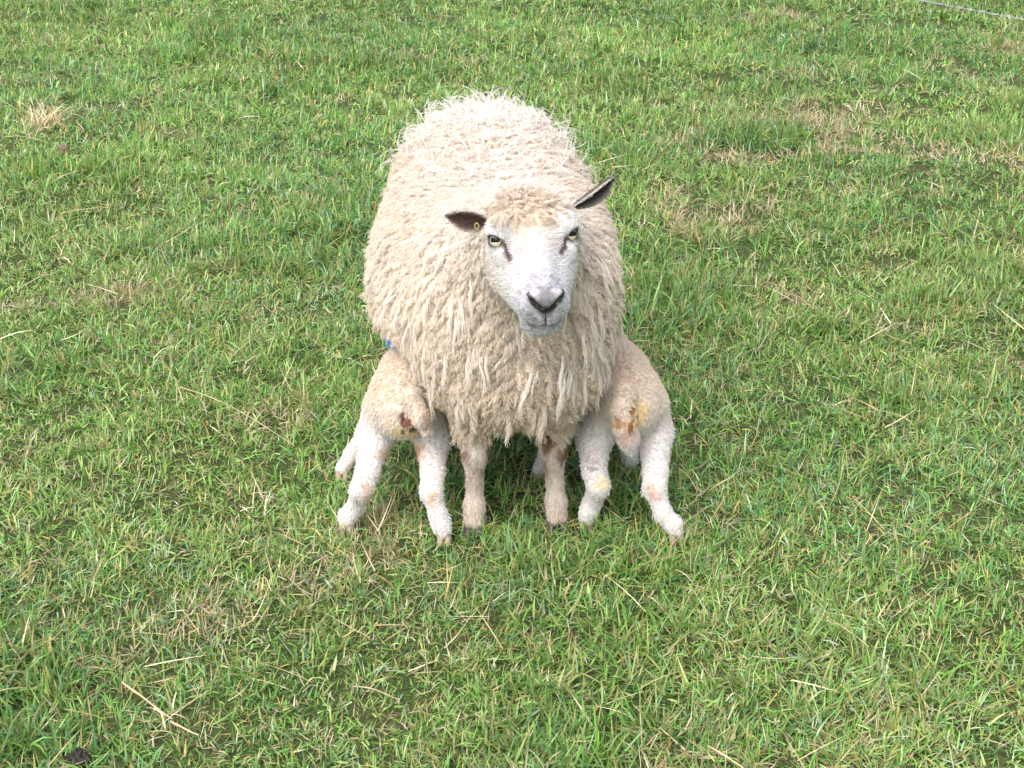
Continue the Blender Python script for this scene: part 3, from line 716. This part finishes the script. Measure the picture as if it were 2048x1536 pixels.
YB = (.62, .40, .08); BR = (.28, .12, .03); OR = (.42, .19, .05)
def gpt(px, py): q = on_ground(px, py); return (q[0], q[1], 0.017)
f1, f2 = gpt(693, 1062), gpt(889, 1083)
left = dict(lo=(-.47, 2.84, -.02), hi=(-.02, 3.78, .42),
    ells=[((-.243, 3.085, .275), (.078, .125, .080), .03), ((-.235, 3.22, .262), (.080, .16, .078), .04), ((-.21, 3.36, .235), (.082, .12, .088), .04),
          ((-.125, 3.56, .255), (.045, .075, .048), .03)],
    chains=[([(-.20, 3.40, .245), (-.14, 3.52, .262)], [.06, .045], .03), ([(-.125, 3.56, .255), (-.105, 3.64, .275)], [.042, .026], .02),
            ([(-.280, 3.07, .25), (-.307, 3.065, .195), (-.322, 2.985, .135), (-.334, 2.962, .108), (-.348, f1[1] + .012, .058), (f1[0] + .004, f1[1] + .006, .034), f1], [.056, .040, .0225, .0215, .0165, .0175, .0140], .016),
            ([(-.205, 3.07, .24), (-.180, 3.065, .185), (-.176, 2.985, .135), (-.178, 2.953, .108), (-.163, f2[1] + .015, .058), (f2[0] - .006, f2[1] + .008, .034), f2], [.054, .039, .0225, .0215, .0165, .0175, .0140], .016),
            ([(-.27, 3.33, .20), (-.335, 3.30, .12), (-.385, 3.255, .055), (-.408, 3.24, .022)], [.045, .022, .017, .016], .014),
            ([(-.17, 3.38, .20), (-.17, 3.40, .11), (-.17, 3.40, .05), (-.17, 3.385, .022)], [.042, .022, .016, .017], .014),
            ([(-.218, 2.975, .325), (-.195, 2.955, .285), (-.183, 2.955, .252)], [.020, .017, .012], .014)],
    carve=[((-.228, 2.955, .262), (-.222, 2.965, .244), .006, .007, .006)],
    stains=[((808, 868), (.045, .06, .034), (.66, .52, .26), .6), ((797, 832), (.006, .02, .005), (.16, .10, .08), .9), ((813, 842), (.010, .02, .019), (.30, .12, .11), .95), ((809, 832), (.006, .02, .014), (.10, .05, .05), .9),
            ((826, 860), (.012, .02, .007), (.08, .06, .04), .9), ((806, 866), (.005, .02, .012), (.09, .06, .04), .8), ((852, 845), (.012, .03, .045), (.28, .19, .13), .6),
            ((810, 905), (.05, .06, .022), OR, .65), ((775, 905), (.02, .05, .016), (.44, .28, .16), .45), ((735, 985), (.012, .02, .03), (.52, .37, .27), .55), ((868, 1000), (.010, .02, .025), (.55, .36, .24), .55), ((690, 1060), (.018, .03, .012), (.45, .34, .25), .5)],
    feet=[f1, f2, (-.408, 3.24, .022), (-.17, 3.385, .022)])
lamb('lamb', 'white lamb with blood-red sore spot under its bare rear, feeding beneath the ewe', (-.25, 3.1, 0), left, 300)
f3, f4 = gpt(1352, 1080), gpt(1172, 1055)
right = dict(lo=(-.02, 2.84, -.02), hi=(.46, 3.80, .43),
    ells=[((.262, 3.085, .275), (.078, .12, .078), .03), ((.25, 3.22, .262), (.078, .16, .076), .04), ((.215, 3.37, .24), (.080, .12, .088), .04),
          ((.09, 3.57, .255), (.045, .075, .048), .03)],
    chains=[([(.20, 3.41, .245), (.11, 3.53, .262)], [.06, .045], .03), ([(.09, 3.57, .255), (.07, 3.65, .275)], [.042, .026], .02),
            ([(.298, 3.07, .255), (.320, 3.065, .20), (.318, 2.985, .138), (.314, 2.963, .112), (.335, f3[1] + .014, .058), (f3[0] - .008, f3[1] + .008, .034), f3], [.055, .040, .0235, .0220, .0170, .0175, .0140], .016),
            ([(.218, 3.07, .24), (.185, 3.065, .188), (.183, 2.995, .138), (.192, 2.973, .112), (.180, f4[1] + .008, .058), (f4[0] + .004, f4[1] + .004, .034), f4], [.054, .039, .0235, .0220, .0170, .0175, .0140], .016),
            ([(.25, 3.36, .20), (.275, 3.34, .12), (.285, 3.30, .055), (.286, 3.285, .022)], [.045, .024, .02, .02], .014),
            ([(.17, 3.34, .20), (.125, 3.31, .13), (.085, 3.26, .06), (.066, 3.235, .022)], [.042, .022, .016, .017], .014),
            ([(.246, 2.985, .330), (.240, 2.957, .30), (.243, 2.945, .27), (.252, 2.947, .24), (.258, 2.952, .212)], [.024, .024, .0225, .021, .013], .012)],
    carve=[],
    stains=[((1258, 885), (.026, .04, .026), (.50, .38, .33), .85), ((1243, 850), (.014, .04, .012), (.42, .24, .10), .6), ((1230, 838), (.010, .04, .014), BR, .7), ((1277, 832), (.026, .04, .032), (.66, .52, .22), .6), ((1268, 820), (.007, .03, .022), BR, .95),
            ((1266, 853), (.010, .03, .012), BR, .95), ((1276, 838), (.004, .03, .012), (.25, .12, .04), .9), ((1222, 845), (.018, .03, .010), (.45, .28, .10), .7), ((1188, 920), (.026, .03, .006), (.34, .29, .26), .45), ((1184, 935), (.022, .03, .005), (.34, .29, .26), .45),
            ((1205, 965), (.016, .03, .014), (.70, .58, .30), .6), ((1300, 975), (.010, .03, .010), (.45, .30, .20), .55), ((1312, 992), (.016, .02, .014), (.60, .38, .30), .5), ((1350, 1085), (.016, .03, .012), (.50, .36, .27), .5)],
    feet=[f3, f4, (.286, 3.285, .022), (.066, 3.235, .022)])
lamb('lamb', 'white lamb with hanging tail and yellow-brown dung smears on its rear, feeding beneath the ewe', (.25, 3.1, 0), right, 400)

# ewe hooves
for f in (foot_l, foot_r):
    for s in (-1, 1):
        Vh = []; c0 = np.array([f[0], f[1] + .01, 0]) + np.array([s * .0125, -.014, 0])
        for zz, ry, rx, dy in ((-.006, .025, .012, -.004), (.006, .023, .0118, 0), (.017, .018, .0105, .006), (.025, .012, .008, .010)):
            for a in np.linspace(0, 6.283, 14, endpoint=False): Vh.append(c0 + np.array([math.cos(a) * rx, math.sin(a) * ry + dy, zz]))
        g = np.arange(56).reshape(4, 14); q = np.stack([g[:-1], np.roll(g[:-1], -1, 1), np.roll(g[1:], -1, 1), g[1:]], -1).reshape(-1, 4)
        mesh_np('hoof', np.array(Vh), [q, g[-1][None], g[0][::-1][None]], M['horn'], ewe, base=EB)

# ------------------------------------------------------------------ wire fence at the field edge
def tube(path, r, nseg=6):
    path = np.asarray(path, float); d = unit(np.gradient(path, axis=0)); up = np.array([0, 0, 1.])
    s = unit(np.cross(d, up + 1e-4)); u = np.cross(s, d); a = np.linspace(0, 2 * math.pi, nseg, endpoint=False)
    rr = np.broadcast_to(np.asarray(r, float), (len(path),))
    V = (path[:, None] + rr[:, None, None] * (np.cos(a)[None, :, None] * s[:, None] + np.sin(a)[None, :, None] * u[:, None])).reshape(-1, 3)
    g = np.arange(len(path) * nseg).reshape(-1, nseg)
    Q = np.stack([g[:-1], np.roll(g[:-1], -1, 1), np.roll(g[1:], -1, 1), g[1:]], -1).reshape(-1, 4)
    return V, Q
def join(parts):
    Vs, Qs, o = [], [], 0
    for V, Q in parts: Vs.append(V); Qs.append(Q + o); o += len(V)
    return np.concatenate(Vs), np.concatenate(Qs)
wa = at(1838, 0, 7.5); zw = wa[2]; wb = on_ground(2048, 40, zw)
dirw = unit(wb - wa); pA = wa - dirw * 4.3; pB = wa + dirw * 3.0
fence = empty('wire_fence', (pA[0], pA[1], 0)); tag(fence, 'thin galvanised barbed wire strand strung across the far corner of the pasture', 'fence')
FB = np.array([pA[0], pA[1], 0])
M['wire'] = material('galvanised_wire', (.55, .57, .58), rough=.35, spec=.5); M['wire'].node_tree.nodes['Principled BSDF'].inputs['Metallic'].default_value = .6
M['post'] = material('weathered_post', (.22, .17, .12), rough=.9); add_bump(M['post'], 40, .6, .01)
for zz in (zw, zw + .34, zw + .66):
    ns = 420; t = np.linspace(0, 1, ns)[:, None]; line = pA * (1 - t) + pB * t; line[:, 2] = zz - .02 * (4 * t[:, 0] * (1 - t[:, 0])) + .02 * (4 * .59 * .41)
    sdv = np.array([-dirw[1], dirw[0], 0]); parts = []
    for k in (0, 1):
        a = t[:, 0] * 7.3 / .07 * 6.283 / 2 + k * math.pi
        parts.append(tube(line + .0024 * (np.cos(a)[:, None] * sdv + np.sin(a)[:, None] * np.array([0, 0, 1.])), .0017, 5))
    for sb in np.arange(.02, 1, .011):
        c = pA * (1 - sb) + pB * sb; c[2] = np.interp(sb, t[:, 0], line[:, 2])
        for q in (-1, 1):
            dv = unit(rng.normal(0, 1, 3) - 0); parts.append(tube(np.array([c - dv * .012, c, c + dv * .012]), [.0008, .0028, .0008], 5))
    V, Q = join(parts); mesh_np('wire', V, Q, M['wire'], fence, base=FB)
for pp in (pA, pB):
    hgt = zw + .78; path = np.array([[pp[0], pp[1], z] for z in np.linspace(-.3, hgt, 9)]); path[:, :2] += rng.normal(0, .003, (9, 2))
    V, Q = tube(path, .05 + rng.normal(0, .002, 9), 14); V = np.concatenate([V, path[-1:] + [[0, 0, .012]]])
    k = 8 * 14; capt = np.array([[k + i, k + (i + 1) % 14, len(V) - 1] for i in range(14)])
    mesh_np('post', V, [Q, capt], M['post'], fence, base=FB)

# ------------------------------------------------------------------ single dry stalks, tufts and clods
def stalk(px0, py0, px1, py1, label, r=.0017, rise=.03, h0=.025, h1=.03, bend=.01, group=None):
    a = on_ground(px0, py0, h0); b = on_ground(px1, py1, h1); n_ = 14; t = np.linspace(0, 1, n_)[:, None]
    path = a * (1 - t) + b * t; path[:, 2] += rise * np.sin(math.pi * t[:, 0]); sd = unit(np.cross(b - a, [0, 0, 1.])[None])[0]
    path += sd * (bend * np.sin(math.pi * t) + .0008 * np.sin(t * 9))
    if h0 < .03: path[0, 2] = ground_z(*path[0, :2]) - .004
    rad_ = np.linspace(r, r * .55, n_) * .8; rad_[5] *= 1.5; rad_[10] *= 1.4
    V, Q = tube(path, rad_, 6); base = np.array([a[0], a[1], 0])
    c = np.tile([.52, .43, .26], (len(V), 1)) * (1 + .2 * (vnoise(V, .02, 77) - .5))[:, None]
    o = mesh_np('dry_stalk', V, Q, M['straw'], col=c, base=base); o.location = base; tag(o, label, 'stalk', group)
def up_stalk(px, py, px1, py1, label, r=.0014):
    """upright stalk: foot on the ground at the pixel, tip straight above it"""
    a = on_ground(px, py); d = ray(px1, py1); tip = np.array([0, 0, CAM_H]) + d * (a[1] / d[1]); n_ = 12; t = np.linspace(0, 1, n_)[:, None]
    path = a * (1 - t) + tip * t; path += np.array([.006, .0, 0]) * np.sin(t * 5); path[0, 2] = ground_z(*a[:2]) - .004
    V, Q = tube(path, np.linspace(r, r * .6, n_), 6); base = np.array([a[0], a[1], 0])
    o = mesh_np('dry_stalk', V, Q, M['straw'], col=np.tile([.58, .49, .29], (len(V), 1)), base=base); o.location = base; tag(o, label, 'stalk')
stalk(345, 770, 590, 892, 'long thin straw stalk arching over grass beside the sore-marked lamb', .0018, .03)
stalk(240, 1360, 345, 1438, 'thick pale straw stalk with a knot lying near the dark dung', .0030, .012)
stalk(340, 1440, 398, 1470, 'short thick straw piece beyond the knotted stalk near the dung', .0032, .008)
stalk(700, 1372, 800, 1400, 'pale straw stalk lying in the grass below the ewe', .0018, .015)
stalk(1300, 1105, 1440, 1000, 'bent straw stalk by the foot of the smeared lamb', .0014, .02)
stalk(115, 428, 215, 415, 'short pale straw stalk lying near the brown clod', .0024, .008)
stalk(0, 276, 95, 285, 'pale straw stalk beside the big bleached grass tuft', .0024, .02)
up_stalk(1478, 425, 1512, 352, 'upright split straw stalk standing in the open grass', .0022)
up_stalk(1885, 385, 1848, 235, 'tall leaning straw stalk near the wire')
up_stalk(1660, 1010, 1698, 890, 'thin straw stalk leaning in the short grass past the smeared lamb')
up_stalk(648, 120, 636, 30, 'tall straw stalk beyond the ewe rump')
up_stalk(1290, 740, 1318, 640, 'thin straw stalk standing beside the ewe flank', .0011)
up_stalk(745, 1080, 753, 1010, 'short straw stalk standing between the hind feet of the sore-marked lamb', .0013)

def tuft(px, py, n_, Lr, label, spread=.05, lean=(.5, 1.3), W=(.003, .005), curl=1.9, seed=0, name='dry_grass_tuft'):
    r = np.random.default_rng(seed); a = on_ground(px, py); base = np.array([a[0], a[1], ground_z(a[0], a[1]) - .003])
    P = np.zeros((n_, 3)); an = r.uniform(0, 6.283, n_); q = np.sqrt(r.random(n_)) * spread
    P[:, 0] = np.cos(an) * q; P[:, 1] = np.sin(an) * q; P += base
    c = STRAW[r.integers(0, 3, n_)] * r.uniform(.85, 1.25, n_)[:, None]
    V, Q, T, K = blades(P, r.uniform(0, 6.283, n_), r.uniform(Lr[0], Lr[1], n_), r.uniform(W[0], W[1], n_), r.uniform(lean[0] * .2, lean[1], n_), r.uniform(.2, curl, n_), c, c, 6)
    o = mesh_np(name, V, [Q, T], M['straw'], col=K, base=base); o.location = base; tag(o, label, 'grass tuft', 'bleached tufts in the pasture')
tuft(85, 252, 190, (.06, .25), 'large bleached grass tuft with long arching blades', .10, lean=(.3, 1.1), W=(.004, .006), curl=2.3, seed=1)
tuft(1590, 262, 26, (.05, .16), 'bleached grass tuft in the open grass behind the upright split stalk', .06, seed=2)
tuft(165, 520, 26, (.04, .12), 'wide bleached tuft lying flat across from the ewe flank', .10, seed=3)
tuft(1395, 845, 24, (.03, .10), 'curly bleached tuft beside the smeared lamb', .05, seed=4)
tuft(1435, 985, 20, (.03, .09), 'small low bleached tuft below the curly one', .05, seed=5)
tuft(500, 1010, 34, (.03, .10), 'flat bleached tuft beside the feet of the sore-marked lamb', .08, seed=6)
tuft(330, 1450, 22, (.02, .07), 'frayed bleached tuft around the thick knotted stalk', .05, seed=7)
tuft(60, 1325, 20, (.03, .12), 'sprawling bleached tuft on the grass above the dark dung', .06, seed=8)
tuft(835, 250, 12, (.05, .14), 'sparse bleached tuft showing behind the ewe back', .05, seed=9)
tuft(1960, 320, 22, (.05, .13), 'bleached tuft beyond the tall leaning stalk', .10, seed=10)

def clod(px, py, r, label, color, seed, cat, name):
    a = on_ground(px, py); base = np.array([a[0], a[1], ground_z(a[0], a[1])])
    V, Q = uvsphere((0, 0, 0), 1, 36, 24); d = .72 + .75 * (fbm(V + seed, .7, seed) - .5) + .5 * (vnoise(V + seed, .28, seed + 2) - .5)
    V = V * d[:, None] * np.array(r) + np.array([0, 0, r[2] * .35])
    m = material(name, color, rough=.65, spec=.35); add_bump(m, 130, .7, .006, 6)
    o = mesh_np(name, V, Q, m); o.location = base; tag(o, label, cat)
clod(155, 1524, (.026, .022, .024), 'dark wet lump of dung in the grass', (.022, .018, .016), 5, 'dung', 'dung_lump')
clod(128, 305, (.036, .034, .034), 'grey brown dry clod of earth near the large bleached tuft', (.16, .12, .09), 9, 'clod', 'earth_clod')
